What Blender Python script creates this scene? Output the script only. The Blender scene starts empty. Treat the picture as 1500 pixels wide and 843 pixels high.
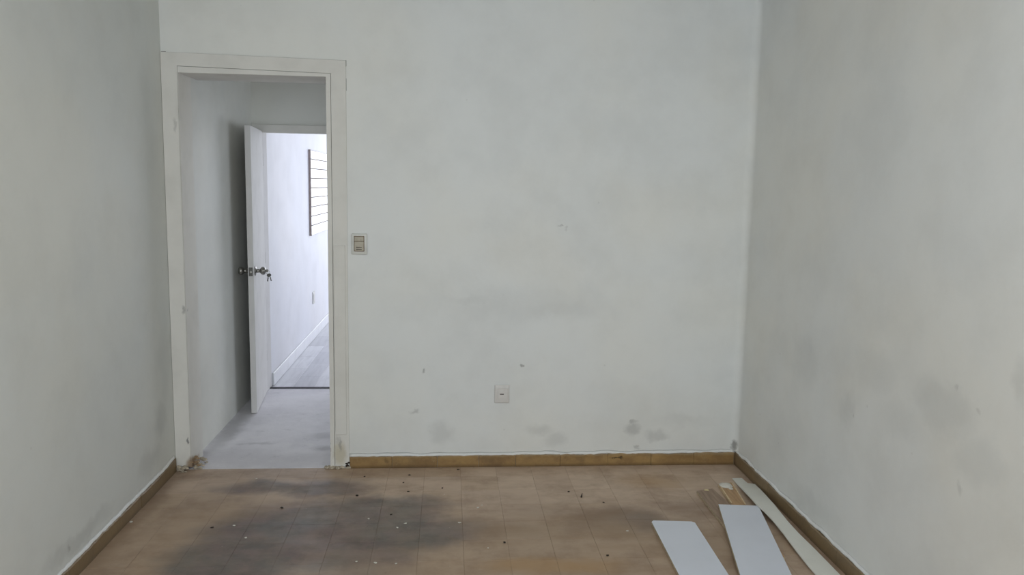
import bpy, bmesh, math, random
from mathutils import Vector, Matrix, noise

random.seed(7)
SC = bpy.context.scene
COL = SC.collection

# ------------------------------------------------------------------ camera
F_PX = 1172.245
cam_data = bpy.data.cameras.new('camera')
cam_data.sensor_fit = 'HORIZONTAL'
cam_data.sensor_width = 36.0
cam_data.lens = 36.0 * F_PX / 1500.0
cam_data.clip_start = 0.05
cam = bpy.data.objects.new('camera', cam_data)
COL.objects.link(cam)
c_fw = Vector((0.07878444, 0.98853174, -0.12883329)).normalized()
c_rt = Vector((0.99686475, -0.07717187, 0.01746899)).normalized()
c_up = c_rt.cross(c_fw).normalized()
M = Matrix((c_rt, c_up, -c_fw)).transposed().to_4x4()
M.translation = Vector((0, 0, 1.5328))
cam.matrix_world = M
SC.camera = cam

# ------------------------------------------------------------------ world, lights, exposure
SC.view_settings.view_transform = 'Standard'
SC.view_settings.look = 'None'
SC.view_settings.gamma = 1.0
SC.view_settings.use_curve_mapping = False
SC.view_settings.exposure = -0.06
world = bpy.data.worlds.new('overcast_sky')
SC.world = world
world.use_nodes = True
bg = world.node_tree.nodes['Background']
bg.inputs[0].default_value = (0.78, 0.87, 1.0, 1)
bg.inputs[1].default_value = 1.0


def area(name, loc, direction, sx, sy, power, col):
    d = bpy.data.lights.new(name, 'AREA')
    d.shape = 'RECTANGLE'
    d.size, d.size_y = sx, sy
    d.energy = power
    d.color = col
    o = bpy.data.objects.new(name, d)
    COL.objects.link(o)
    o.location = loc
    o.rotation_euler = Vector(direction).to_track_quat('-Z', 'Z').to_euler()
    return o


REAR_Y = -1.6
# daylight outside the rear window of the room (behind the camera)
area('daylight_rear_window', (0.0, REAR_Y - 0.3, 1.55), (0, 1, 0), 2.3, 1.6, 63, (0.865, 0.94, 1.0))
# added fill light under the ceiling, evens out the side walls
area('added_ceiling_fill', (0.10, 1.30, 2.70), (0, 0, -1), 1.1, 0.4, 11, (1.0, 0.975, 0.94))
# added unseen fill from the right, brightens the passage wall and floor
area('added_fill_passage_end', (1.78, 5.15, 1.2), (-1, 0, 0), 1.2, 1.5, 6, (0.93, 0.95, 1.0))
# daylight outside the shop window of the far room
area('daylight_front_window', (1.2, 12.3, 1.45), (-0.1, -1, -0.02), 4.4, 2.5, 165, (0.90, 0.93, 1.0))


# ------------------------------------------------------------------ helpers
def S(r, g, b):
    def l(c):
        c /= 255.0
        return c / 12.92 if c <= 0.04045 else ((c + 0.055) / 1.055) ** 2.4
    return (l(r), l(g), l(b), 1.0)


def props(o, label=None, cat=None, group=None, kind=None):
    if label: o['label'] = label
    if cat: o['category'] = cat
    if group: o['group'] = group
    if kind: o['kind'] = kind
    return o


def link_mesh(name, bm, mat, parent=None, smooth=False):
    me = bpy.data.meshes.new(name)
    bmesh.ops.recalc_face_normals(bm, faces=bm.faces)
    bm.to_mesh(me)
    bm.free()
    if mat: me.materials.append(mat)
    if smooth:
        for p in me.polygons: p.use_smooth = True
    o = bpy.data.objects.new(name, me)
    COL.objects.link(o)
    if parent: o.parent = parent
    return o


def empty(name, loc=(0, 0, 0)):
    o = bpy.data.objects.new(name, None)
    o.empty_display_size = 0.1
    COL.objects.link(o)
    o.location = loc
    return o


def box(bm, x0, x1, y0, y1, z0, z1, bevel=0.0, seg=1):
    r = bmesh.ops.create_cube(bm, size=1.0)
    vs = r['verts']
    for v in vs:
        v.co = Vector((x0 + (v.co.x + .5) * (x1 - x0), y0 + (v.co.y + .5) * (y1 - y0), z0 + (v.co.z + .5) * (z1 - z0)))
    if bevel > 0:
        es = list({e for v in vs for e in v.link_edges})
        bmesh.ops.bevel(bm, geom=es, offset=bevel, segments=seg, affect='EDGES', profile=0.5)
    return bm


def B(*a, **k):
    return box(bmesh.new(), *a, **k)


def cyl(bm, p0, p1, r0, r1=None, n=20):
    r1 = r0 if r1 is None else r1
    p0, p1 = Vector(p0), Vector(p1)
    d = p1 - p0
    rot = d.to_track_quat('Z', 'Y').to_matrix().to_4x4()
    mat = Matrix.Translation((p0 + p1) / 2) @ rot
    bmesh.ops.create_cone(bm, cap_ends=True, segments=n, radius1=r0, radius2=r1, depth=d.length, matrix=mat)
    return bm


def lathe(bm, origin, axis, prof, n=24):
    """prof: list of (distance along axis, radius)"""
    rot = Vector(axis).to_track_quat('Z', 'Y').to_matrix()
    rings = []
    for t, r in prof:
        ring = [bm.verts.new(Vector(origin) + rot @ Vector((r * math.cos(a), r * math.sin(a), t)))
                for a in (2 * math.pi * k / n for k in range(n))]
        rings.append(ring)
    for a, b in zip(rings, rings[1:]):
        for k in range(n):
            bm.faces.new((a[k], a[(k + 1) % n], b[(k + 1) % n], b[k]))
    bm.faces.new(rings[0]); bm.faces.new(rings[-1])
    return bm


def slab(bm, top, thick):
    """closed plate: list of 3-D top outline points, extruded straight down"""
    a = [bm.verts.new(p) for p in top]
    b = [bm.verts.new((p[0], p[1], p[2] - thick)) for p in top]
    bm.faces.new(a); bm.faces.new(b[::-1])
    n = len(a)
    for i in range(n):
        bm.faces.new((a[i], a[(i + 1) % n], b[(i + 1) % n], b[i]))
    return bm


# ------------------------------------------------------------------ materials
class NT:
    def __init__(s, name):
        s.m = bpy.data.materials.new(name)
        s.m.use_nodes = True
        s.t = s.m.node_tree
        s.n = s.t.nodes
        s.b = s.n['Principled BSDF']

    def new(s, typ, **k):
        n = s.n.new(typ)
        for a, v in k.items(): setattr(n, a, v)
        return n

    def lk(s, a, b): s.t.links.new(a, b)

    def put(s, sock, v):
        if hasattr(v, 'is_output'): s.lk(v, sock)
        else: sock.default_value = v

    def math(s, op, a, b=0.0, c=0.0, clamp=False):
        n = s.new('ShaderNodeMath', operation=op, use_clamp=clamp)
        s.put(n.inputs[0], a); s.put(n.inputs[1], b); s.put(n.inputs[2], c)
        return n.outputs[0]

    def vmath(s, op, a, b=(0, 0, 0)):
        n = s.new('ShaderNodeVectorMath', operation=op)
        s.put(n.inputs[0], a); s.put(n.inputs[1], b)
        return n.outputs['Value'] if op in ('LENGTH', 'DISTANCE', 'DOT_PRODUCT') else n.outputs[0]

    def pos(s):
        return s.new('ShaderNodeNewGeometry').outputs['Position']

    def noise(s, vec, scale, detail=3.0, rough=0.55, color=False, dist=0.0):
        n = s.new('ShaderNodeTexNoise')
        s.lk(vec, n.inputs['Vector'])
        n.inputs['Scale'].default_value = scale
        n.inputs['Detail'].default_value = detail
        n.inputs['Roughness'].default_value = rough
        n.inputs['Distortion'].default_value = dist
        return n.outputs['Color' if color else 0]

    def remap(s, v, a, b, c=0.0, d=1.0, smooth=True):
        n = s.new('ShaderNodeMapRange')
        n.interpolation_type = 'SMOOTHSTEP' if smooth else 'LINEAR'
        s.put(n.inputs[0], v)
        for i, x in enumerate((a, b, c, d)): s.put(n.inputs[i + 1], x)
        return n.outputs[0]

    def mix(s, f, a, b, mode='MIX'):
        n = s.new('ShaderNodeMix', data_type='RGBA', blend_type=mode)
        s.put(n.inputs[0], f); s.put(n.inputs[6], a); s.put(n.inputs[7], b)
        return n.outputs[2]

    def blob(s, vec, c, r, strength, inner=0.0):
        v = s.vmath('SUBTRACT', vec, c)
        v = s.vmath('DIVIDE', v, r)
        l = s.vmath('LENGTH', v)
        return s.remap(l, 1.0, inner, 0.0, strength)

    def blobs(s, vec, lst):
        out = None
        for c, r, st, inner in lst:
            b = s.blob(vec, c, r, st, inner)
            out = b if out is None else s.math('MAXIMUM', out, b)
        return out

    def bump(s, h, strength, dist=0.01):
        n = s.new('ShaderNodeBump')
        n.inputs['Strength'].default_value = strength
        n.inputs['Distance'].default_value = dist
        s.lk(h, n.inputs['Height'])
        s.lk(n.outputs[0], s.b.inputs['Normal'])

    def col(s, c): s.put(s.b.inputs['Base Color'], c)
    def rough(s, r): s.put(s.b.inputs['Roughness'], r)


def warped(t, amt=0.06, scale=9.0):
    p = t.pos()
    n = t.noise(p, scale, 4.0, 0.6, color=True)
    n = t.vmath('SUBTRACT', n, (0.5, 0.5, 0.5))
    n = t.vmath('SCALE', n)
    n.node.inputs['Scale'].default_value = amt * 2
    return t.vmath('ADD', p, n)


def plaster(name, base, marks=(), grime=0.5, tint=0.4, bump=0.18):
    """old white emulsion on uneven plaster; marks: (colour, strength-list of blobs)"""
    t = NT(name)
    p = t.pos()
    c = base
    big = t.noise(p, 1.1, 3.0, 0.5, color=True)
    sep = t.new('ShaderNodeSeparateColor'); t.lk(big, sep.inputs[0])
    warm = tuple(x * y for x, y in zip(base[:3], (1.02, 1.0, 0.95))) + (1,)
    cool = tuple(x * y for x, y in zip(base[:3], (0.965, 1.0, 1.05))) + (1,)
    c = t.mix(t.remap(sep.outputs[0], 0.35, 0.65, 0, 1), warm, cool)
    c = t.mix(tint, base, c)
    # patchy roller coverage
    pt = t.noise(p, 3.2, 5.0, 0.62)
    c = t.mix(t.remap(pt, 0.35, 0.75, 0.0, 0.09), c, S(120, 118, 112))
    w = warped(t)
    for colr, lst in marks:
        c = t.mix(t.blobs(w, lst), c, colr)
    # sparse fly specks
    vor = t.new('ShaderNodeTexVoronoi'); vor.inputs['Scale'].default_value = 5.0
    t.lk(p, vor.inputs['Vector'])
    c = t.mix(t.remap(vor.outputs['Distance'], 0.035, 0.015, 0, 0.22 * grime), c, S(110, 106, 98))
    t.col(c)
    t.rough(0.62)
    h1 = t.noise(p, 2.4, 4.0, 0.5)
    h2 = t.noise(p, 38, 3.0, 0.6)
    t.bump(t.math('ADD', h1, t.math('MULTIPLY', h2, 0.03)), bump, 0.05)
    return t.m


WHITE = S(221, 222, 216)
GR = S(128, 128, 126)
GB = S(132, 138, 142)
DK = S(60, 52, 45)
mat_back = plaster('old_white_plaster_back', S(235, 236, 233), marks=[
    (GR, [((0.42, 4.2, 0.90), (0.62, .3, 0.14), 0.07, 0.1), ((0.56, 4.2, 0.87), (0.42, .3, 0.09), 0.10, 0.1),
          ((-0.036, 4.2, 0.19), (0.10, .3, 0.08), 0.18, 0.2), ((0.50, 4.2, 0.20), (0.10, .3, 0.05), 0.18, 0.2),
          ((0.60, 4.2, 0.15), (0.10, .3, 0.06), 0.18, 0.2), ((1.008, 4.2, 0.20), (0.06, .3, 0.055), 0.32, 0.3),
          ((1.15, 4.2, 0.17), (0.09, .3, 0.045), 0.24, 0.2), ((-0.186, 4.2, 0.305), (0.04, .3, 0.02), 0.32, 0.2),
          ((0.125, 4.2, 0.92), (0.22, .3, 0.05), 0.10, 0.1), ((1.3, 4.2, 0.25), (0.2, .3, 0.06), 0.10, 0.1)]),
    (DK, [((0.39, 4.2, 0.565), (0.014, .3, 0.014), 0.48, 0.2), ((-0.132, 4.2, 0.536), (0.011, .3, 0.011), 0.40, 0.2),
          ((0.589, 4.2, 1.32), (0.014, .3, 0.011), 0.28, 0.2), ((1.05, 4.2, 0.10), (0.02, .3, 0.014), 0.28, 0.2),
          ((0.62, 4.2, 1.31), (0.012, .3, 0.02), 0.16, 0.2), ((1.592, 4.2, 1.83), (0.02, .3, 0.02), 0.40, 0.2),
          ((1.605, 4.2, 0.10), (0.016, .3, 0.035), 0.70, 0.3), ((1.02, 4.2, 0.245), (0.03, .3, 0.012), 0.28, 0.2)])])
mat_right = plaster('old_white_plaster_right', S(235, 236, 233), marks=[
    (GB, [((1.6, 3.42, 0.76), (.3, 0.20, 0.16), 0.11, 0.3), ((1.6, 3.02, 0.66), (.3, 0.09, 0.11), 0.15, 0.2),
          ((1.6, 2.85, 0.85), (.3, 0.22, 0.12), 0.10, 0.3), ((1.6, 2.42, 0.83), (.3, 0.22, 0.13), 0.15, 0.3),
          ((1.6, 2.22, 0.72), (.3, 0.16, 0.12), 0.13, 0.3), ((1.6, 2.62, 0.72), (.3, 0.30, 0.10), 0.08, 0.2),
          ((1.6, 3.15, 0.80), (.3, 0.45, 0.22), 0.04, 0.1)]),
    (GR, [((1.6, 3.26, 0.16), (.3, 0.30, 0.08), 0.10, 0.2), ((1.6, 2.06, 1.0), (.3, 0.06, 0.10), 0.14, 0.2),
          ((1.6, 2.29, 0.607), (.3, 0.018, 0.03), 0.20, 0.2), ((1.6, 3.7, 0.30), (.3, 0.14, 0.12), 0.04, 0.2)]),
    (DK, [((1.592, 4.185, 0.105), (.035, .035, .035), 0.6, 0.3), ((1.6, 2.965, 0.64), (.3, 0.013, 0.02), 0.16, 0.2), ((1.6, 2.353, 0.92), (.3, 0.014, 0.018), 0.14, 0.2),
          ((1.6, 2.24, 0.885), (.3, 0.016, 0.014), 0.14, 0.2)])], grime=0.6)
mat_left = plaster('old_white_plaster_left', S(224, 226, 222), marks=[
    (GR, [((-1.43, 4.02, 0.33), (.3, 0.14, 0.13), 0.2, 0.2), ((-1.43, 3.85, 0.18), (.3, 0.20, 0.08), 0.18, 0.2),
          ((-1.43, 3.1, 0.13), (.3, 0.4, 0.05), 0.22, 0.2), ((-1.43, 4.1, 0.6), (.3, 0.12, 0.4), 0.14, 0.1),
          ((-1.43, 3.0, 0.13), (.3, 0.03, 0.02), 0.5, 0.2)])])
mat_hall = plaster('passage_plaster', S(228, 228, 222), tint=0.3)
mat_far = plaster('far_room_white_paint', S(236, 236, 240), grime=0.0, tint=0.2, bump=0.05)
mat_ceiling = plaster('ceiling_white', S(243, 243, 240), grime=0.3)


def paint(name, c, rough=0.45, wear=()):
    t = NT(name)
    p = t.pos()
    k = t.mix(t.remap(t.noise(p, 7, 4), 0.4, 0.75, 0, 0.10), c, S(140, 136, 126))
    if wear:
        w = warped(t, 0.025, 22)
        for colr, lst in wear:
            k = t.mix(t.blobs(w, lst), k, colr)
    t.col(k); t.rough(rough)
    t.bump(t.noise(p, 22, 3), 0.06, 0.01)
    return t.m


CREAM = S(205, 198, 178)
BARE = S(150, 122, 92)
mat_casing = paint('door_casing_paint', S(231, 229, 223), 0.65, wear=[
    (CREAM, [((-0.572, 4.19, 0.08), (0.045, .1, 0.09), 0.85, 0.4)]),
    (GR, [((-0.575, 4.19, 0.135), (0.012, .1, 0.05), 0.45, 0.2), ((-0.59, 4.19, 0.16), (0.02, .1, 0.03), 0.25, 0.2),
          ((-0.625, 4.19, 0.14), (0.012, .1, 0.015), 0.7, 0.2), ((-1.372, 4.19, 1.79), (0.012, .1, 0.045), 0.3, 0.3),
          ((-1.36, 4.19, 0.855), (0.012, .1, 0.03), 0.5, 0.3), ((-1.36, 4.19, 0.16), (0.010, .1, 0.022), 0.85, 0.3)]),
    (S(120, 88, 84), [((-0.63, 4.2, 0.08), (0.012, .1, 0.08), 0.6, 0.3)]),
    (BARE, [((-1.335, 4.19, 0.03), (0.055, .15, 0.05), 0.85, 0.4)])])
mat_casing.node_tree.nodes['Principled BSDF'].inputs['Specular IOR Level'].default_value = 0.2
mat_leaf = paint('door_leaf_white', S(224, 222, 220), 0.7)
mat_leaf.node_tree.nodes['Principled BSDF'].inputs['Specular IOR Level'].default_value = 0.15
mat_far_trim = paint('far_room_skirting_white', S(232, 233, 236), 0.4)


def plain(name, c, rough=0.5, metal=0.0, var=0.08, scale=30.0, bump=0.05):
    t = NT(name)
    p = t.pos()
    dark = tuple(x * (1 - var * 2.5) for x in c[:3]) + (1,)
    t.col(t.mix(t.remap(t.noise(p, scale, 4), 0.35, 0.8), c, dark))
    t.rough(rough)
    t.b.inputs['Metallic'].default_value = metal
    t.bump(t.noise(p, scale * 2, 3), bump, 0.003)
    return t.m


mat_chrome = plain('brushed_nickel', S(150, 148, 142), 0.28, 1.0, 0.05, 60)
mat_dark_metal = plain('tarnished_steel', S(96, 95, 92), 0.35, 1.0, 0.1, 60)
mat_plate = plain('switch_plate_plastic', S(218, 218, 212), 0.35, 0, 0.03)
mat_module = plain('aged_switch_module', S(186, 178, 160), 0.4, 0, 0.08, 90)
mat_slot = plain('dark_slot', S(58, 48, 40), 0.7)
mat_module_line = plain('brown_socket_slots', S(118, 98, 74), 0.7)
mat_outlet = plain('grey_white_plastic', S(226, 223, 219), 0.35, 0, 0.03)
mat_crumb = plain('white_plaster_crumb', S(228, 224, 214), 0.9, 0, 0.1, 80, 0.4)
mat_dirt = plain('dark_dirt', S(56, 47, 40), 0.9, 0, 0.1, 80, 0.4)
mat_broken = plain('broken_plaster_and_mortar', S(196, 184, 164), 0.95, 0, 0.22, 40, 0.8)
mat_brown_debris = plain('bare_brown_render', S(172, 146, 116), 0.95, 0, 0.2, 40, 0.8)
mat_threshold = plain('dark_metal_threshold', S(70, 70, 76), 0.4, 0.6, 0.1, 40)
mat_groove = plain('raw_board_brown', S(120, 100, 80), 0.8, 0, 0.1, 50)
mat_panel_edge = plain('grey_brown_panel_edge', S(170, 156, 150), 0.8, 0, 0.1, 50)
mat_slat = plain('white_melamine_slat', S(236, 238, 242), 0.3, 0, 0.01, 10, 0.0)
mat_melamine = plain('white_melamine_board', S(224, 229, 240), 0.35, 0, 0.015, 6, 0.0)
mat_melamine_warm = plain('warm_white_hardboard_strip', S(228, 228, 220), 0.45, 0, 0.03, 8, 0.02)
mat_edge = plain('chipboard_edge', S(196, 180, 152), 0.85, 0, 0.2, 120, 0.3)


def wood_back(name, c1, c2):
    t = NT(name)
    tc = t.new('ShaderNodeTexCoord').outputs['Object']
    mp = t.new('ShaderNodeMapping'); mp.inputs['Scale'].default_value = (70, 6, 20)
    t.lk(tc, mp.inputs[0])
    t.col(t.mix(t.remap(t.noise(mp.outputs[0], 1.0, 5), 0.3, 0.75), c1, c2))
    t.rough(0.8)
    return t.m


mat_wood_a = wood_back('brown_hardboard_back', S(168, 146, 126), S(140, 120, 104))
mat_wood_b = wood_back('tan_wood_back', S(196, 162, 124), S(168, 136, 102))
mat_wood_edge = plain('pale_wood_edge', S(222, 200, 164), 0.8, 0, 0.12, 60)

# ---- old square floor tiles
TS = 0.19
TX0, TY0 = -0.12, 4.05


def tile_material():
    t = NT('old_brown_cement_tile')
    p = t.pos()
    sh = t.vmath('SUBTRACT', p, (TX0, TY0, 0))
    sh = t.vmath('DIVIDE', sh, (TS, TS, 1.0))
    cell = t.vmath('FLOOR', sh)
    wn = t.new('ShaderNodeTexWhiteNoise'); wn.noise_dimensions = '2D'
    t.lk(cell, wn.inputs['Vector'])
    c = t.mix(wn.outputs['Value'], S(196, 173, 152), S(206, 183, 161))
    w2 = t.new('ShaderNodeTexWhiteNoise'); w2.noise_dimensions = '2D'
    t.lk(t.vmath('ADD', cell, (17.3, 4.1, 0)), w2.inputs['Vector'])
    c = t.mix(t.remap(w2.outputs['Value'], 0.55, 1.0, 0, 0.3), c, S(178, 150, 116))
    # streaky wear
    mp = t.new('ShaderNodeMapping'); mp.inputs['Scale'].default_value = (2.2, 6.0, 1.0)
    t.lk(p, mp.inputs[0])
    st = t.noise(mp.outputs[0], 1.6, 5.0, 0.6)
    c = t.mix(t.remap(st, 0.42, 0.72, 0, 0.28), c, S(146, 122, 106))
    st2 = t.noise(t.vmath('ADD', mp.outputs[0], (5.2, 3.1, 0)), 2.4, 4.0, 0.6)
    c = t.mix(t.remap(st2, 0.55, 0.8, 0, 0.35), c, S(190, 170, 154))
    w = warped(t, 0.10, 5.0)
    # dark brown rubbed areas right of the middle; darker strips along the walls
    c = t.mix(t.blobs(w, [((0.78, 3.48, 0), (0.34, 0.26, 1), 0.75, 0.3), ((0.25, 3.42, 0), (0.35, 0.2, 1), 0.45, 0.2), ((1.2, 3.25, 0), (0.3, 0.35, 1), 0.35, 0.2), ((0.45, 3.60, 0), (0.45, 0.16, 1), 0.28, 0.2),
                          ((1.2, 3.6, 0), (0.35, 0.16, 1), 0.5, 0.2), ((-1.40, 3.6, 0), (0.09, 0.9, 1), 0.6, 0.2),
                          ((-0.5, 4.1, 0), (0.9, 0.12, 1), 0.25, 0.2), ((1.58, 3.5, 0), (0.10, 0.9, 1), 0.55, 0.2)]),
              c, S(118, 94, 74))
    c = t.mix(t.blobs(w, [((0.45, 3.05, 0), (0.38, 0.12, 1), 0.55, 0.3), ((-1.1, 3.1, 0), (0.2, 0.3, 1), 0.2, 0.3)]),
              c, S(170, 132, 86))
    c = t.mix(t.blobs(w, [((0.5, 3.15, 0), (1.3, 0.50, 1), 0.65, 0.5), ((-1.1, 3.3, 0), (0.6, 0.75, 1), 0.65, 0.5)]),
              c, S(164, 140, 114))
    c = t.mix(t.remap(t.noise(p, 4.2, 6.0, 0.68), 0.42, 0.7, 0, 0.5), c, S(136, 110, 88))
    c = t.mix(t.blobs(w, [((0.42, 3.04, 0), (0.36, 0.10, 1), 0.42, 0.3), ((1.05, 3.95, 0), (0.22, 0.16, 1), 0.35, 0.2)]), c, S(176, 136, 84))
    # big grey-black stain in front of the door
    stain = t.blobs(w, [((-0.48, 3.45, 0), (0.66, 0.42, 1), 1.0, 0.5), ((-0.82, 3.36, 0), (0.36, 0.36, 1), 1.0, 0.4),
                        ((-0.15, 3.38, 0), (0.38, 0.25, 1), 0.95, 0.4), ((-0.32, 3.66, 0), (0.46, 0.20, 1), 0.95, 0.4), ((-0.84, 3.17, 0), (0.40, 0.36, 1), 1.0, 0.5), ((-0.45, 3.22, 0), (0.5, 0.28, 1), 0.8, 0.4),
                        ((-0.90, 3.93, 0), (0.34, 0.13, 1), 0.95, 0.3), ((-0.58, 3.90, 0), (0.32, 0.19, 1), 0.95, 0.3),
                        ((-0.85, 3.02, 0), (0.22, 0.3, 1), 0.85, 0.3), ((-0.40, 3.05, 0), (0.4, 0.22, 1), 0.5, 0.2),
                        ((0.90, 3.46, 0), (0.17, 0.14, 1), 0.42, 0.2)])
    br = t.remap(t.noise(p, 6.5, 6.0, 0.65), 0.25, 0.75, 0.72, 1.0)
    stain = t.math('MULTIPLY', stain, br)
    sc = t.mix(t.remap(t.noise(p, 3.0, 4.0, 0.6), 0.4, 0.6), S(106, 103, 99), S(116, 101, 99))
    sc = t.mix(t.remap(t.noise(p, 14.0, 5.0, 0.65), 0.4, 0.75), sc, S(92, 86, 82))
    c = t.mix(t.math('MULTIPLY', stain, 0.97), c, sc)
    # worn grey spots and scratches
    c = t.mix(t.remap(t.noise(p, 60, 3, 0.7), 0.66, 0.76, 0, 0.4), c, S(196, 186, 172))
    c = t.mix(t.remap(t.noise(t.vmath('ADD', p, (9, 2, 0)), 30, 4, 0.7), 0.66, 0.76, 0, 0.5), c, S(84, 70, 60))
    t.col(c)
    t.rough(t.remap(st, 0.3, 0.7, 0.42, 0.62))
    t.bump(t.noise(p, 26, 4, 0.6), 0.12, 0.004)
    return t.m


mat_tile = tile_material()
mat_grout = plain('dirt_filled_joint', S(164, 142, 122), 0.9, 0, 0.15, 60)


def skirting_material():
    t = NT('ochre_glazed_skirting')
    p = t.pos()
    mp = t.new('ShaderNodeMapping'); mp.inputs['Scale'].default_value = (1.0, 1.0, 1.4)
    t.lk(p, mp.inputs[0])
    c = t.mix(t.remap(t.noise(mp.outputs[0], 9, 5, 0.65), 0.3, 0.7), S(168, 136, 86), S(138, 108, 68))
    c = t.mix(t.remap(t.noise(p, 30, 5, 0.7), 0.55, 0.75, 0, 0.5), c, S(172, 146, 104))
    c = t.mix(t.remap(t.noise(t.vmath('ADD', p, (4, 7, 1)), 4.5, 5, 0.7), 0.5, 0.68, 0, 0.6), c, S(112, 88, 58))
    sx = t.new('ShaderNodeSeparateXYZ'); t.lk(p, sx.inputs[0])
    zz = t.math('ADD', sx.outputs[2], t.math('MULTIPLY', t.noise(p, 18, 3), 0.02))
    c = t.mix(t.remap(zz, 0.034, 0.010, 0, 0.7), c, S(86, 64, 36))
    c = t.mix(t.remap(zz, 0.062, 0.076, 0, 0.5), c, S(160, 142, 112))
    w = warped(t, 0.03, 20)
    c = t.mix(t.blobs(w, [((0.93, 4.19, 0.045), (0.055, .1, 0.006), 0.8, 0.3), ((0.955, 4.19, 0.045), (0.016, .1, 0.010), 0.9, 0.3),
                          ((-0.33, 4.19, 0.04), (0.02, .1, 0.02), 0.4, 0.3)]), c, S(60, 42, 22))
    # the side runs are greyer with ingrained dirt
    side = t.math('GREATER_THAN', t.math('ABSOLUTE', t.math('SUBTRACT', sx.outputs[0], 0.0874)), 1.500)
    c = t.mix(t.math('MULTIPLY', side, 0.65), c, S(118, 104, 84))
    t.col(c)
    t.rough(0.5)
    t.bump(t.noise(p, 60, 4, 0.6), 0.25, 0.004)
    return t.m


mat_skirt = skirting_material()


def hall_floor_material():
    t = NT('dusty_painted_concrete')
    p = t.pos()
    c = t.mix(t.remap(t.noise(p, 2.6, 5, 0.6), 0.35, 0.65), S(238, 236, 240), S(222, 220, 225))
    c = t.mix(t.remap(t.noise(p, 11, 5, 0.7), 0.55, 0.75, 0, 0.35), c, S(172, 172, 176))
    c = t.mix(t.remap(t.noise(t.vmath('ADD', p, (3, 1, 0)), 9, 6, 0.7, dist=0.6), 0.55, 0.70, 0, 0.55), c, S(238, 238, 238))
    w = warped(t, 0.05, 12)
    c = t.mix(t.blobs(w, [((-1.33, 4.9, 0), (0.10, 0.55, 1), 0.5, 0.2), ((-0.70, 4.52, 0), (0.12, 0.07, 1), 0.45, 0.2),
                          ((-0.72, 4.75, 0), (0.16, 0.10, 1), 0.30, 0.2), ((-1.10, 4.62, 0), (0.14, 0.03, 1), 0.30, 0.2)]),
              c, S(135, 134, 133))
    t.col(c); t.rough(0.6)
    t.bump(t.noise(p, 14, 5, 0.65), 0.25, 0.008)
    return t.m


mat_hall_floor = hall_floor_material()


def plank_material():
    t = NT('pale_grey_laminate')
    oi = t.new('ShaderNodeObjectInfo')
    p = t.pos()
    mp = t.new('ShaderNodeMapping'); mp.inputs['Scale'].default_value = (22, 2.2, 1)
    t.lk(p, mp.inputs[0])
    c = t.mix(oi.outputs['Random'], S(196, 197, 202), S(224, 225, 229))
    c = t.mix(t.remap(t.noise(mp.outputs[0], 1.2, 5, 0.6), 0.4, 0.75, 0, 0.35), c, S(146, 146, 152))
    t.col(c); t.rough(0.38)
    return t.m


mat_plank = plank_material()

# ------------------------------------------------------------------ structure
XL, XR, YB = -1.4307, 1.6056, 4.2
ZC = 2.78
OX0, OX1, OZ = -1.3457, -0.624, 2.05      # clear opening of the near doorway
HX = -1.383                               # passage left wall
WT = 0.30                                 # thickness of the wall with the near doorway
FB, FT = 5.82, 5.94                       # far partition
RX = -1.31                                # far room left wall
T = 0.15


def struct(name, bm, mat, label, cat, parent=None):
    o = link_mesh(name, bm, mat, parent)
    return props(o, label, cat, kind='structure')


# floor slab + tiles
fl = struct('floor', B(XL, XR, REAR_Y, YB, -0.12, -0.0015), mat_grout,
            'worn brown square tile floor with a big grey stain before the doorway', 'floor')
wall_back = None
cache = {}


def tile_mesh(w, d):
    key = (round(w, 4), round(d, 4))
    if key not in cache:
        bm = bmesh.new()
        g = 0.0004
        box(bm, g, w - g, g, d - g, -0.010, 0.0)
        top = [e for e in bm.edges if all(v.co.z > -0.001 for v in e.verts)]
        bmesh.ops.bevel(bm, geom=top, offset=0.0006, segments=1, affect='EDGES')
        bmesh.ops.recalc_face_normals(bm, faces=bm.faces)
        me = bpy.data.meshes.new('tile')
        bm.to_mesh(me); bm.free()
        me.materials.append(mat_tile)
        cache[key] = me
    return cache[key]


xs = [XL] + [TX0 + TS * k for k in range(-20, 20) if XL + .01 < TX0 + TS * k < XR - .01] + [XR]
ys = [TY0 + TS * k for k in range(-40, 3) if REAR_Y + 0.01 < TY0 + TS * k < YB - .01]
ys = [REAR_Y] + ys + [YB]
rest = bmesh.new()
for j in range(len(ys) - 1):
    for i in range(len(xs) - 1):
        w, d = xs[i + 1] - xs[i], ys[j + 1] - ys[j]
        if ys[j] > 2.45:
            o = bpy.data.objects.new('tile', tile_mesh(w, d))
            COL.objects.link(o)
            o.parent = fl
            o.location = (xs[i], ys[j], random.uniform(-0.0004, 0.0004))
            o.rotation_euler = (random.uniform(-.0012, .0012), random.uniform(-.0012, .0012), 0)
        else:
            box(rest, xs[i] + .0006, xs[i + 1] - .0006, ys[j] + .0006, ys[j + 1] - .0006, -0.010, 0.0)
o = link_mesh('tile', rest, mat_tile, fl)
o['kind'] = 'stuff'

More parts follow.
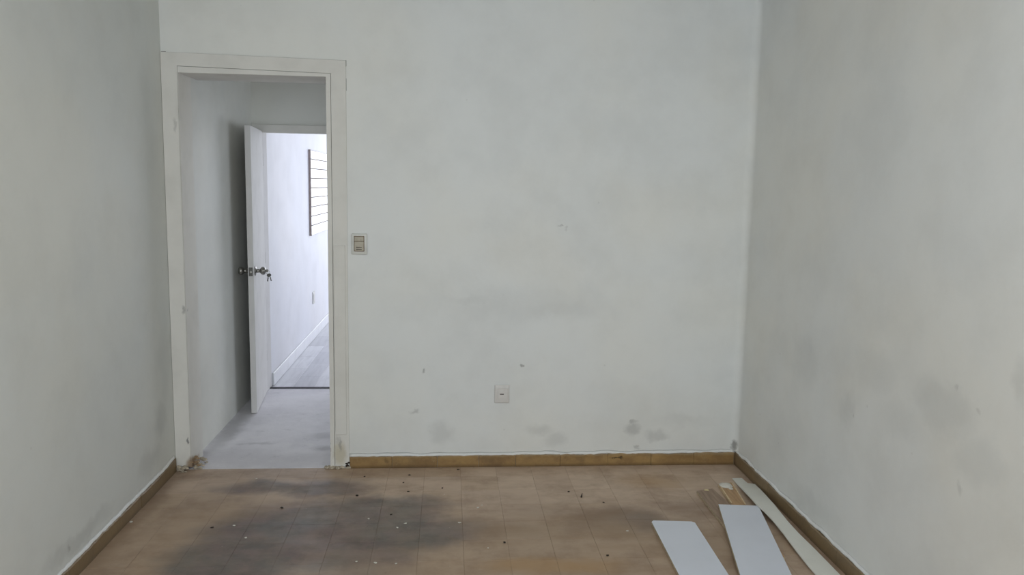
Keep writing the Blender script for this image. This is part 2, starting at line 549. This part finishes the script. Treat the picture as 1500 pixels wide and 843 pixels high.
# walls of the near room
bm = bmesh.new()
box(bm, XL - T, HX, YB, YB + WT, 0, ZC)
box(bm, HX, OX1 + 0.02, YB, YB + WT, OZ + 0.02, ZC)
box(bm, OX1 + 0.02, XR + T, YB, YB + WT, 0, ZC)
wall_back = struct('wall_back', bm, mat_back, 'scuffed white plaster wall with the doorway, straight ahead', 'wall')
struct('wall_left', B(XL - T, XL, REAR_Y, YB, 0, ZC), mat_left, 'white plaster wall along the left side of the room', 'wall')
struct('wall_right', B(XR, XR + T, REAR_Y, YB, 0, ZC), mat_right,
       'white plaster wall on the right with greyish repair patches', 'wall')
bm = bmesh.new()
wx0, wx1, wz0, wz1 = -1.15, 1.15, .75, 2.35
box(bm, XL - T, wx0, REAR_Y - T, REAR_Y, 0, ZC)
box(bm, wx1, XR + T, REAR_Y - T, REAR_Y, 0, ZC)
box(bm, wx0, wx1, REAR_Y - T, REAR_Y, 0, wz0)
box(bm, wx0, wx1, REAR_Y - T, REAR_Y, wz1, ZC)
struct('wall_rear', bm, mat_left, 'white plaster wall behind the viewer with a wide window', 'wall')
bm = bmesh.new()
for x in (wx0, (wx0 + wx1) / 2 - .02, wx1 - .04):
    box(bm, x, x + .04, REAR_Y - .10, REAR_Y - .05, wz0, wz1)
for z in (wz0, wz1 - .04):
    box(bm, wx0 + .04, wx1 - .04, REAR_Y - .095, REAR_Y - .055, z, z + .04)
struct('window_1', bm, mat_leaf, 'white framed window in the wall behind the viewer', 'window')
struct('ceiling', B(XL - T, XR + T, REAR_Y - T, YB + WT, ZC, ZC + .12), mat_ceiling, 'flat white ceiling of the near room', 'ceiling')

fill_fitting = empty('added_ceiling_fitting', (0.10, 1.30, ZC))  # unseen fitting, added to go with the ceiling fill light
props(fill_fitting, 'unseen white fitting added overhead for fill, above the middle of the room', 'ceiling light')
bm = B(-.57, .57, -.22, .22, -.05, 0, bevel=.006)
link_mesh('housing', bm, mat_leaf, fill_fitting)

# passage behind the doorway
PX1 = 1.6
struct('floor', B(HX - .04, PX1, YB, FB + .055, -0.10, 0.0), mat_hall_floor,
       'dusty pale grey concrete floor of the passage through the doorway', 'floor').location.z = 0.001
struct('wall_left', B(HX - T, HX, YB + 0.001, FT, 0, ZC), mat_hall, 'shaded white wall on the left of the passage', 'wall')
bm = bmesh.new()  # end wall, with an opening added to let the passage fill in
box(bm, PX1, PX1 + T, YB + WT, FT, 0, .4); box(bm, PX1, PX1 + T, YB + WT, FT, 2.0, ZC)
box(bm, PX1, PX1 + T, YB + WT, YB + WT + .05, .4, 2.0); box(bm, PX1, PX1 + T, FT - .18, FT, .4, 2.0)
struct('wall_right', bm, mat_hall, 'white wall closing the passage on its right, opening added for the fill light', 'wall')
struct('ceiling', B(HX - T, PX1 + T, YB + WT, FT, ZC - .2, ZC - .08), mat_hall, 'low white ceiling of the passage', 'ceiling')
BX1, BZ = -0.62, 1.862
bm = bmesh.new()
box(bm, HX, RX - .02, FB, FT, 0, ZC - .2)
box(bm, RX - .02, BX1 + .02, FB, FT, BZ + .02, ZC - .2)
box(bm, BX1 + .02, PX1, FB, FT, 0, ZC - .2)
struct('wall_back', bm, mat_hall, 'shaded wall above the inner door at the end of the passage', 'wall')

# ------------------------------------------------------------------ near door frame (no leaf)
d1 = empty('door_1', ((OX0 + OX1) / 2, YB, 0))
props(d1, 'white painted open door frame without a leaf, left in the back wall', 'door frame', kind='structure')


def child(name, bm, mat, parent, smooth=False):
    """mesh given in world coordinates, parented under an object"""
    inv = Matrix.Translation(parent.location) if parent.parent is None else \
        Matrix.Translation(parent.parent.location + parent.location)
    bm.transform(inv.inverted())
    return link_mesh(name, bm, mat, parent, smooth)


y0 = YB
# jamb linings through the wall
child('jamb', B(HX + .0005, OX0, y0 - .004, y0 + .185, .012, OZ + .02, bevel=.002), mat_casing, d1)
child('jamb', B(OX1, OX1 + .02, y0 - .004, y0 + .29, .0, OZ + .02, bevel=.002), mat_casing, d1)
child('head_lining', B(OX0, OX1, y0 - .004, y0 + .29, OZ, OZ + .02, bevel=.002), mat_casing, d1)
# narrow lip round the opening
def frame_u(pts_out, pts_in, ya, yb):
    """inverted U from outer and inner 4-point outlines (left foot, top left, top right, right foot)"""
    bm = bmesh.new()
    F = [[bm.verts.new((x, yy, z)) for x, z in pts_out] + [bm.verts.new((x, yy, z)) for x, z in pts_in] for yy in (ya, yb)]
    for k in range(3):
        for f in F: bm.faces.new((f[k], f[k + 1], f[k + 5], f[k + 4]))
        bm.faces.new((F[0][k], F[0][k + 1], F[1][k + 1], F[1][k]))
        bm.faces.new((F[0][k + 4], F[0][k + 5], F[1][k + 5], F[1][k + 4]))
    for k in (0, 3):
        bm.faces.new((F[0][k], F[0][k + 4], F[1][k + 4], F[1][k]))
    return bm


child('lip', frame_u([(OX0 - .0025, .02), (OX0 - .0025, OZ + .0305), (OX1 + .0225, OZ + .0145), (OX1 + .0225, .006)],
                     [(OX0, .02), (OX0, OZ + .001), (OX1, OZ), (OX1, .006)], y0 - .014, y0 - .002), mat_casing, d1)
child('casing', frame_u([(XL + .002, .022), (XL + .002, OZ + .099), (-.5255, OZ + .082), (-.5255, .014)],
                        [(OX0 - .0050, .022), (OX0 - .0050, OZ + .0335), (OX1 + .0250, OZ + .0175), (OX1 + .0250, .014)],
                        y0 - .011, y0), mat_casing, d1)
bm = bmesh.new()
for p0, p1 in (((-1.428, 2.1500), (-.524, 2.1335)),):
    dz = .0009
    v = [[bm.verts.new((p[0], yy, p[1] + q)) for p in (p0, p1) for q in (-dz, dz)] for yy in (y0 - .0008, y0 + .001)]
    bm.faces.new((v[0][0], v[0][1], v[0][3], v[0][2])); bm.faces.new((v[1][0], v[1][1], v[1][3], v[1][2]))
    for a_, b_ in ((0, 1), (1, 3), (3, 2), (2, 0)): bm.faces.new((v[0][a_], v[0][b_], v[1][b_], v[1][a_]))
box(bm, -1.428, -1.405, y0 - .0012, y0 + .001, 2.1475, 2.1525)
box(bm, -.5252, -.5232, y0 - .001, y0 + .001, 2.105, 2.135)
box(bm, -.5250, -.5236, y0 - .001, y0 + .001, 1.985, 2.045)
child('crack', bm, plain('crack_shadow_grey', S(130, 130, 122), 0.9), d1)
child('cover_strip', B(-.5950, -.5365, y0 - .0185, y0 - .011, .189, 1.20, bevel=.0018), mat_casing, d1)


def rubble(center, size, n, seed):
    bm = bmesh.new()
    rnd = random.Random(seed)
    for k in range(n):
        c = Vector(center) + Vector((rnd.uniform(-1, 1) * size[0], rnd.uniform(-1, 1) * size[1], rnd.uniform(-1, 1) * size[2]))
        r = rnd.uniform(.35, .8) * min(size[0], .014)
        q = bmesh.ops.create_icosphere(bm, subdivisions=2, radius=r)['verts']
        for vv in q:
            f = 1 + .5 * noise.noise(vv.co * 160 + Vector((k, seed, 0)))
            vv.co = Vector((vv.co.x * f * 1.3, vv.co.y * f, vv.co.z * f * .8)) + c
            vv.co.z = max(vv.co.z, 0.001)
    return bm


child('broken_plaster', rubble((-1.392, 4.172, .012), (.030, .014, .016), 12, 3), mat_broken, d1)
child('broken_plaster', rubble((-1.315, 4.25, .016), (.020, .06, .016), 12, 5), mat_broken, d1)
child('bare_render', rubble((-1.334, 4.21, .035), (.016, .03, .026), 10, 6), mat_brown_debris, d1)
child('broken_plaster', rubble((-.572, 4.188, .007), (.048, .008, .006), 14, 8), mat_broken, d1)
child('broken_plaster', rubble((-.635, 4.20, .006), (.016, .012, .005), 6, 9), mat_broken, d1)
child('dark_gap', rubble((-.537, 4.192, .022), (.010, .006, .014), 6, 10), mat_dirt, d1)

# ------------------------------------------------------------------ skirting runs, piece by piece, with ragged plaster above


def skirt_run(name, label, a, b, inward, length, hfun, seed, seams=None):
    """a,b 2-D end points along the wall face; inward = unit normal into the room"""
    root = empty(name, (a[0], a[1], 0))
    props(root, label, 'baseboard', kind='structure')
    rnd = random.Random(seed)
    A, Bv = Vector(a), Vector(b)
    L = (Bv - A).length
    u = (Bv - A) / L
    n = Vector(inward)
    if seams is None:
        seams = [k * length for k in range(1, int(L / length) + 1) if k * length < L - .03]
    ed = [0] + seams + [L]
    for s0, s1 in zip(ed, ed[1:]):
        g = .0008
        bm = bmesh.new()
        th = .012 + rnd.uniform(-.0015, .0015)
        N = 14
        rows = []
        hh = rnd.uniform(-.002, .003)
        for k in range(N + 1):
            s = s0 + g + (s1 - s0 - 2 * g) * k / N
            h = hfun(s) + hh + .006 * noise.noise(Vector((s * 14, seed, 0))) + .003 * noise.noise(Vector((s * 60, seed, 3)))
            p = A + u * s
            cs = [(0.0002, 0.0005), (th, 0.0005), (th, h - .004), (th - .004, h), (0.0002, h)]
            rows.append([bm.verts.new((p.x + n.x * d, p.y + n.y * d, z)) for d, z in cs])
        for r0, r1 in zip(rows, rows[1:]):
            for k in range(5):
                bm.faces.new((r0[k], r0[(k + 1) % 5], r1[(k + 1) % 5], r1[k]))
        bm.faces.new(rows[0]); bm.faces.new(rows[-1][::-1])
        child('tile', bm, mat_skirt, root)
    # ragged plaster lip running along the top
    bm = bmesh.new()
    N = int(L / .012)
    rows = []
    for k in range(N + 1):
        s = L * k / N
        p = A + u * s
        zl = hfun(s) - .001 + .009 * noise.noise(Vector((s * 9, seed + 4, 0))) + .003 * noise.noise(Vector((s * 45, seed, 2)))
        zt = zl + .018 + .006 * noise.noise(Vector((s * 6, seed + 9, 0)))
        t1 = .0065 + .002 * noise.noise(Vector((s * 20, seed, 7)))
        cs = [(0.0001, zl), (t1, zl), (t1 + .0005, zl + .006), (t1 * .45, zl + .010), (0.0001, zt)]
        rows.append([bm.verts.new((p.x + n.x * d, p.y + n.y * d, z)) for d, z in cs])
    for r0, r1 in zip(rows, rows[1:]):
        for k in range(5):
            bm.faces.new((r0[k], r0[(k + 1) % 5], r1[(k + 1) % 5], r1[k]))
    bm.faces.new(rows[0]); bm.faces.new(rows[-1][::-1])
    child('plaster_edge', bm, mat_lip, root, smooth=True)
    return root


mat_lip = plaster('plaster_lip', S(236, 236, 234), grime=0.4, bump=0.1)
bs = [(-.299 + .524), (-.057 + .524), (.168 + .524), (.369 + .524), (.613 + .524), (.878 + .524), (1.12 + .524), (1.36 + .524)]
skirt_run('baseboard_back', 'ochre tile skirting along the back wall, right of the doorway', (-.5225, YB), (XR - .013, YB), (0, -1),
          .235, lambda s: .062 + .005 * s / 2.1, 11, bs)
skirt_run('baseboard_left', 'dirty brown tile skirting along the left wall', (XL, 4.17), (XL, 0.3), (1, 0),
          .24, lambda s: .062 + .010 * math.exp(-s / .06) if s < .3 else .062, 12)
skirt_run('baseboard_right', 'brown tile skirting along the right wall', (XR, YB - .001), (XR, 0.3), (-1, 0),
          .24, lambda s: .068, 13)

# rounded plaster in the right-hand corner
wr = [o for o in COL.objects if o.name == 'wall_right'][0]
bm = bmesh.new()
R_, N_, K_ = .040, 8, 40
grid = []
for j in range(K_ + 1):
    z = .078 + (ZC - .078) * j / K_
    rr = R_ * (1 + .15 * noise.noise(Vector((z * 3, 1, 2))))
    grid.append([bm.verts.new((XR - rr + rr * math.sin(a), YB - rr + rr * math.cos(a), z))
                 for a in (math.pi / 2 * k / N_ for k in range(N_ + 1))])
for a_, b_ in zip(grid, grid[1:]):
    for k in range(N_):
        k2 = k + 1
        bm.faces.new((a_[k], a_[k2], b_[k2], b_[k]))
link_mesh('rounded_corner', bm, mat_right, wr, True)

# ------------------------------------------------------------------ inner door with its leaf
d2 = empty('door_2', ((RX + BX1) / 2, FB, 0))
props(d2, 'plain white inner door standing open at the end of the passage', 'door', kind='structure')
child('head_casing', B(HX + .002, BX1 + .09, FB - .014, FB, BZ - .006, BZ + .052, bevel=.003), mat_casing, d2)
child('head_lining', B(RX, BX1, FB - .002, FT + .002, BZ, BZ + .02, bevel=.001), mat_casing, d2)
child('jamb', B(RX - .02, RX, FB - .002, FT + .002, 0.002, BZ + .02, bevel=.001), mat_leaf, d2)
child('jamb', B(BX1, BX1 + .02, FB - .002, FT + .002, 0.002, BZ + .02, bevel=.001), mat_leaf, d2)
child('casing', B(BX1, BX1 + .06, FB - .014, FB, 0.002, BZ - .006, bevel=.003), mat_casing, d2)

# leaf is built in its own frame: x = thickness (towards -), y = from hinge towards the free edge
LW, LT, LH = .598, .036, 1.862
hinge = Vector((-1.310, 5.818, 0.006))
ang = math.atan2(.060, .593)


def leafM():
    # local +y runs from hinge to the free edge (towards the viewer)
    d = Vector((math.sin(ang), -math.cos(ang), 0))
    nrm = Vector((math.cos(ang), math.sin(ang), 0))        # visible face normal
    m = Matrix((nrm, d, Vector((0, 0, 1)))).transposed().to_4x4()
    m.translation = hinge
    return m


LM = leafM()
d2M = Matrix.Translation(d2.location)


def leaf_child(name, bm, mat, parent=None, smooth=False):
    bm.transform(LM)
    bm.transform(d2M.inverted())
    return link_mesh(name, bm, mat, parent or d2, smooth)


leaf = leaf_child('door_leaf', B(-LT, 0, 0, LW, 0, LH, bevel=.0015), mat_leaf)
for z in (.22, .93, 1.62):
    bm = bmesh.new()
    cyl(bm, (-.002, -.003, z), (-.002, -.003, z + .08), .004, n=10)
    leaf_child('hinge', bm, mat_leaf, leaf, True)
KZ, KY = .935, LW - .062
prof = [(0, .030), (.004, .031), (.007, .027), (.009, .013), (.030, .0115), (.034, .016), (.040, .0235), (.050, .0265), (.060, .0245), (.066, .018), (.067, .001)]
leaf_child('doorknob', lathe(bmesh.new(), (.0, KY, KZ), (1, 0, 0), prof), mat_chrome, leaf, True)
leaf_child('doorknob', lathe(bmesh.new(), (-LT, KY, KZ), (-1, 0, 0), prof), mat_chrome, leaf, True)
leaf_child('latch_plate', B(-LT * .5 - .012, -LT * .5 + .012, LW - .001, LW + .0018, KZ - .028, KZ + .028, bevel=.0006), mat_dark_metal, leaf)
leaf_child('latch_bolt', B(-LT * .5 - .006, -LT * .5 + .006, LW, LW + .010, KZ - .008, KZ + .008, bevel=.002), mat_chrome, leaf)

# keys hanging from the knob
kc = LM @ Vector((.071, KY, KZ))
keys = empty('key_ring', kc)
props(keys, 'small bunch of metal keys hanging from the inner door knob', 'keys')
bm = B(-.004, .012, -.0012, .0012, -.009, .009, bevel=.0008)
cyl(bm, (-.006, 0, 0), (.0, 0, 0), .003, n=8)
link_mesh('inserted_key', bm, mat_chrome, keys)
bm = bmesh.new()
nseg, mseg, R, r = 24, 6, .012, .0011
ring = []
for i in range(nseg):
    a = 2 * math.pi * i / nseg
    ring.append([bm.verts.new((.010 + (R + r * math.cos(b)) * math.cos(a), r * math.sin(b), -.010 + (R + r * math.cos(b)) * math.sin(a)))
                 for b in (2 * math.pi * j / mseg for j in range(mseg))])
for i in range(nseg):
    for j in range(mseg):
        bm.faces.new((ring[i][j], ring[(i + 1) % nseg][j], ring[(i + 1) % nseg][(j + 1) % mseg], ring[i][(j + 1) % mseg]))
link_mesh('ring', bm, mat_chrome, keys, True)


def key_bm(ax, tilt):
    bm = bmesh.new()
    cyl(bm, (0, -.001, -.010), (0, .001, -.010), .0105, n=14)
    box(bm, -.003, .003, -.001, .001, -.050, -.018)
    for k in range(4):
        box(bm, .003, .0055 - .001 * (k % 2), -.001, .001, -.048 + k * .007, -.045 + k * .007)
    bm.transform(Matrix.Translation(ax) @ Matrix.Rotation(tilt, 4, 'Y'))
    return bm


link_mesh('key', key_bm((.014, .001, -.020), .18), mat_dark_metal, keys)
link_mesh('key', key_bm((.018, -.002, -.018), -.25), mat_dark_metal, keys)

# threshold strip
struct('trim_1', B(RX - .0, BX1, FB + .056, FB + .085, -.002, .008, bevel=.002), mat_threshold,
       'dark metal threshold strip under the inner door', 'threshold')

# ------------------------------------------------------------------ far room
RX1, RY1 = 3.4, 11.8
fl2 = struct('floor', B(RX - .02, RX1, FB + .085, RY1, -.10, -.002), mat_groove, 'pale grey wood-look plank floor of the far room', 'floor')
pm = {}
PW, PL = .155, .46
x = RX + .001
col_i = 0
rp = random.Random(21)
while x < 0.55:
    y = FB + .087
    off = rp.uniform(.1, PL)
    first = True
    while y < 10.2:
        ln = off if first else PL
        first = False
        key = round(ln, 4)
        if key not in pm:
            b_ = B(.0006, PW - .0006, .0006, ln - .0006, -.012, 0, bevel=.0008)
            bmesh.ops.recalc_face_normals(b_, faces=b_.faces)
            me = bpy.data.meshes.new('plank'); b_.to_mesh(me); b_.free(); me.materials.append(mat_plank)
            pm[key] = me
        o = bpy.data.objects.new('plank', pm[key]); COL.objects.link(o); o.parent = fl2; o.location = (x, y, 0)
        y += ln
    x += PW
X_END = x
bm = B(X_END, RX1, FB + .087, RY1, -.012, 0)
box(bm, RX + .001, X_END, 10.75, RY1, -.012, 0)
o = link_mesh('plank', bm, mat_plank, fl2); o['kind'] = 'stuff'
struct('wall_left', B(RX - T, RX, FT + .001, RY1, 0, 3.0), mat_far, 'bright white wall of the far room seen through the inner door', 'wall')
struct('wall_right', B(RX1, RX1 + T, FT, RY1, 0, 3.0), mat_far, 'white wall closing the far room on its right', 'wall')
bm = bmesh.new()
box(bm, RX, BX1 + .02, FT, FT + .10, BZ + .022, 3.0)
box(bm, BX1 + .022, RX1, FT, FT + .10, 0, 3.0)
struct('wall_front', bm, mat_far, 'white wall of the far room around the inner door', 'wall')
struct('ceiling', B(RX - T, RX1 + T, FT, RY1 + T, 3.0, 3.12), mat_far, 'white ceiling of the far room', 'ceiling')
bm = bmesh.new()
gx0, gx1, gz0, gz1 = -1.0, 3.3, .15, 2.75
box(bm, RX - T, gx0, RY1, RY1 + T, 0, 3.0); box(bm, gx1, RX1 + T, RY1, RY1 + T, 0, 3.0)
box(bm, gx0, gx1, RY1, RY1 + T, gz1, 3.0); box(bm, gx0, gx1, RY1, RY1 + T, 0, gz0)
struct('wall_back', bm, mat_far, 'white end wall of the far room around a wide shop window', 'wall')
bm = bmesh.new()
for k in range(5):
    xx = gx0 + (gx1 - gx0 - .04) * k / 4
    box(bm, xx, xx + .04, RY1 + .04, RY1 + .09, gz0, gz1)
struct('window_2', bm, mat_leaf, 'wide framed shop window at the end of the far room', 'window')

bb = empty('baseboard_left', (RX, FT, 0))
props(bb, 'white skirting board along the far room wall', 'baseboard', kind='structure')
for s0, s1 in ((FT + .02, 7.24), (7.241, 9.6), (9.601, RY1 - .01)):
    child('board', B(RX, RX + .014, s0, s1, .001, .098, bevel=.003), mat_far_trim, bb)

# slatwall panel
sp = empty('slatwall_panel', (RX, 7.66, 1.0))
props(sp, 'white slatted display panel on the far room wall beyond the inner door', 'wall panel')
SY0, SY1, SZ0, SZ1 = 7.66, 10.08, 1.014, 1.812
child('backing', B(RX + .0005, RX + .008, SY0 + .002, SY1, SZ0, SZ1), mat_groove, sp)
child('edge_strip', B(RX + .0005, RX + .021, SY0 - .004, SY0 + .0015, SZ0 - .003, SZ1 + .003, bevel=.0005), mat_panel_edge, sp)
zs = [SZ0, 1.107, 1.194, 1.283, 1.371, 1.459, 1.550, 1.640, 1.729, SZ1]
for a, b in zip(zs, zs[1:]):
    child('slat', B(RX + .008, RX + .019, SY0 + .002, SY1, a + .004, b - .004, bevel=.001), mat_slat, sp)

# far outlet
fo = empty('wall_outlet', (RX, 7.80, .40))
props(fo, 'small white outlet plate low on the far room wall', 'outlet')
child('plate', B(RX, RX + .009, 7.765, 7.865, .342, .461, bevel=.003, seg=2), mat_plate, fo)
child('socket', B(RX + .009, RX + .011, 7.790, 7.840, .365, .438, bevel=.0008), mat_outlet, fo)

# ------------------------------------------------------------------ switch and outlet on the back wall
sw = empty('light_switch', (-.464, YB, 1.207))
props(sw, 'white wall switch plate with aged beige module, right of the doorway', 'light switch')
child('plate', B(-.505, -.423, YB - .010, YB, 1.153, 1.262, bevel=.006, seg=3), mat_plate, sw, True)
child('surround', B(-.491, -.438, YB - .0125, YB - .009, 1.170, 1.250, bevel=.001), mat_module_line, sw)
child('rocker', B(-.488, -.441, YB - .017, YB - .012, 1.224, 1.247, bevel=.002, seg=2), mat_module, sw)
mod = child('socket_module', B(-.488, -.441, YB - .0155, YB - .012, 1.173, 1.2215, bevel=.0015, seg=2), mat_module, sw)
for z in (1.1805, 1.191):
    bm = B(-.480, -.451, YB - .0162, YB - .015, z - .0017, z + .0017)
    bm.transform(Matrix.Translation(sw.location).inverted())
    link_mesh('slot', bm, mat_slot, mod)

so = empty('wall_outlet', (.289, YB, .407))
props(so, 'white blank outlet plate with one small slot, low on the back wall', 'outlet')
child('plate', B(.250, .330, YB - .011, YB, .357, .457, bevel=.005, seg=3), mat_outlet, so, True)
child('insert', B(.266, .322, YB - .0145, YB - .0105, .384, .440, bevel=.0015), mat_outlet, so)
child('slot', B(.279, .300, YB - .0152, YB - .014, .4045, .4095, bevel=.0005), mat_slot, so)
child('slot_cover', B(.266, .324, YB - .0165, YB - .014, .4125, .4165, bevel=.0008), mat_outlet, so)

# ------------------------------------------------------------------ boards on the floor
ZB = 0.001


def board(name, label, outline, thick, mat_top, mat_side, cat='board', group=None):
    o0 = Vector(outline[0])
    pts = [Vector(q) - o0 for q in outline]
    bm = slab(bmesh.new(), pts, thick)
    bmesh.ops.recalc_face_normals(bm, faces=bm.faces)
    me = bpy.data.meshes.new(name)
    bm.to_mesh(me); bm.free()
    me.materials.append(mat_top); me.materials.append(mat_side)
    for p in me.polygons:
        p.material_index = 0 if abs(p.normal.z) > .7 else 1
    o = bpy.data.objects.new(name, me)
    COL.objects.link(o)
    o.location = o0
    return props(o, label, cat, group)


board('melamine_board', 'white melamine board lying alone on the tiles, leftmost of the boards',
      [(.928, 3.412, .0165), (.940, 3.428, .0165), (1.112, 3.410, .0165), (1.125, 3.398, .0165), (1.105, 2.78, .0165), (.907, 2.79, .0165)],
      .0155, mat_melamine, mat_edge)
board('melamine_board', 'wide white melamine board lying across the two brown strips',
      [(1.291, 3.566, .0310), (1.478, 3.543, .0310), (1.331, 2.78, .0300), (1.125, 2.79, .0300)],
      .0150, mat_melamine, mat_edge)
board('hardboard_strip', 'dull brown strip with a tiny cream glue spot, left of the two brown strips',
      [(1.252, 3.778, .0135), (1.344, 3.808, .0135), (1.362, 3.62, .0135), (1.345, 3.42, .0135), (1.330, 3.0, .0135), (1.25, 3.0, .0135)],
      .0125, mat_wood_a, mat_edge, 'strip')
sb = board('hardboard_strip', 'tan wooden strip with a white plaster blob on its end',
           [(1.392, 3.862, .0135), (1.473, 3.888, .0135), (1.438, 3.600, .0135), (1.40, 3.05, .0135), (1.338, 3.05, .0135), (1.371, 3.62, .0135)],
           .0125, mat_wood_b, mat_wood_edge, 'strip')
# pale raised edges on the tan strip


def lump(cx, cy, z, rx, ry, h, seed):
    bm = bmesh.new()
    bmesh.ops.create_uvsphere(bm, u_segments=20, v_segments=10, radius=1)
    for v in bm.verts:
        f = 1 + .22 * noise.noise(v.co * 2.2 + Vector((seed, 0, 0)))
        v.co = Vector((v.co.x * rx * f, v.co.y * ry * f, max(v.co.z, -.2) * h * f))
    bm.transform(Matrix.Translation((cx, cy, z)))
    return bm


bm = bmesh.new()
for (xa, ya), (xb, yb) in (((1.3935, 3.858), (1.3725, 3.62)), ((1.468, 3.882), (1.4345, 3.60))):
    slab(bm, [(xa, ya, .0155), (xa + .006, ya, .0155), (xb + .006, yb, .0155), (xb, yb, .0155)], .0022)
child('edge_bead', bm, mat_wood_edge, sb)
child('plaster_blob', lump(1.424, 3.842, .0150, .034, .034, .008, 2), mat_crumb, sb, True)
child('plaster_blob', lump(1.436, 3.800, .0145, .012, .012, .004, 5), mat_crumb, sb, True)
sa = [o for o in COL.objects if o.name == 'hardboard_strip'][0]
child('glue_spot', lump(1.305, 3.786, .0142, .013, .010, .004, 9), plain('cream_glue', S(222, 206, 160), .6), sa, True)

# bent long strip by the right wall
prof3 = [  # y, x_left, x_right, z_top
    (3.966, 1.503, 1.556, .0065), (3.93, 1.500, 1.5555, .0075), (3.888, 1.497, 1.557, .0090), (3.868, 1.495, 1.588, .0110),
    (3.78, 1.489, 1.582, .0180), (3.66, 1.479, 1.568, .0290), (3.55, 1.469, 1.556, .0360), (3.46, 1.474, 1.548, .0370),
    (3.36, 1.477, 1.543, .0330), (3.25, 1.475, 1.545, .0270), (3.10, 1.470, 1.558, .0160), (2.98, 1.466, 1.562, .0110),
    (2.90, 1.466, 1.564, .0080), (2.70, 1.462, 1.566, .0060), (2.30, 1.455, 1.560, .0055)]
bm = bmesh.new()
rows = []
th = .0045
oo = Vector((1.50, 3.966, 0))
for y, xa, xb, z in prof3:
    rows.append([bm.verts.new(Vector(q) - oo) for q in ((xa, y, z), (xb, y, z), (xb, y, z - th), (xa, y, z - th))])
for r0, r1 in zip(rows, rows[1:]):
    for k in range(4):
        bm.faces.new((r0[k], r0[(k + 1) % 4], r1[(k + 1) % 4], r1[k]))
bm.faces.new(rows[0]); bm.faces.new(rows[-1][::-1])
o = link_mesh('hardboard_strip', bm, mat_melamine_warm)
o.location = oo
props(o, 'long narrow warm white strip with a notched end, beside the right skirting', 'strip')

# ------------------------------------------------------------------ crumbs and specks on the tiles
def chip(loc, r, mat, name, label, cat, group, seed, stretch=1.4):
    bm = bmesh.new()
    bmesh.ops.create_icosphere(bm, subdivisions=2, radius=r)
    for v in bm.verts:
        f = 1 + .5 * noise.noise(v.co * (1.2 / r) + Vector((seed * 3.1, 0, 0)))
        v.co = Vector((v.co.x * f * stretch, v.co.y * f, v.co.z * f * .35))
    zmin = min(v.co.z for v in bm.verts)
    for v in bm.verts: v.co.z -= zmin
    bm.transform(Matrix.Rotation(seed * 1.7, 4, 'Z'))
    o = link_mesh(name, bm, mat)
    o.location = (loc[0], loc[1], .0008)
    return props(o, label, cat, group)
WH = [(-0.944, 3.477, 0.0045), (-0.862, 3.35, 0.0054), (-0.98, 4.05, 0.0036), (-0.357, 3.528, 0.0045), (-0.187, 3.47, 0.0054), (-0.221, 3.428, 0.0045), (-0.365, 3.11, 0.0045), (-0.287, 3.095, 0.0054), (-0.204, 3.085, 0.0045), (0.056, 3.468, 0.0054), (0.146, 3.634, 0.0054), (0.166, 3.666, 0.0036), (0.174, 3.21, 0.0036), (0.804, 3.353, 0.0045), (-1.42, 3.531, 0.0081), (-0.014, 3.808, 0.0027)]
DK = [(-1.034, 3.459, 0.0054), (-0.774, 3.667, 0.0063), (-0.431, 4.062, 0.0045), (-0.198, 4.075, 0.0054), (-0.224, 3.969, 0.0045), (-0.194, 3.849, 0.0045), (-0.025, 3.889, 0.0045), (0.057, 4.148, 0.0054), (0.247, 3.259, 0.0054), (0.609, 3.822, 0.0045), (0.758, 3.678, 0.0045), (-0.258, 3.57, 0.0045), (-0.441, 3.805, 0.0063), (0.668, 3.121, 0.0054)]
for i, (x, y, r) in enumerate(WH):
    if i == 14:
        chip((-1.408, y), r * .8, mat_crumb, 'plaster_chip', 'white plaster chip lying at the foot of the left skirting', 'chip', None, i)
    else:
        chip((x, y), r, mat_crumb, 'plaster_chip', 'tiny white plaster chip scattered on the brown tiles', 'chip', 'white plaster chips on the tiles', i)
for i, (x, y, r) in enumerate(DK):
    chip((x, y), r, mat_dirt, 'dirt_crumb', 'tiny dark dirt crumb scattered on the brown tiles', 'crumb', 'dark dirt crumbs on the tiles', i + 30)
bm = bmesh.new()
cyl(bm, (0, 0, .0035), (.012, .045, .0045), .0045, .0012, n=8)
o = link_mesh('dark_sliver', bm, mat_dirt)
o.location = (.660, 3.745, 0)
props(o, 'thin dark sliver lying on the tiles right of the middle, near the back wall', 'sliver')
print('objects', len(bpy.data.objects))
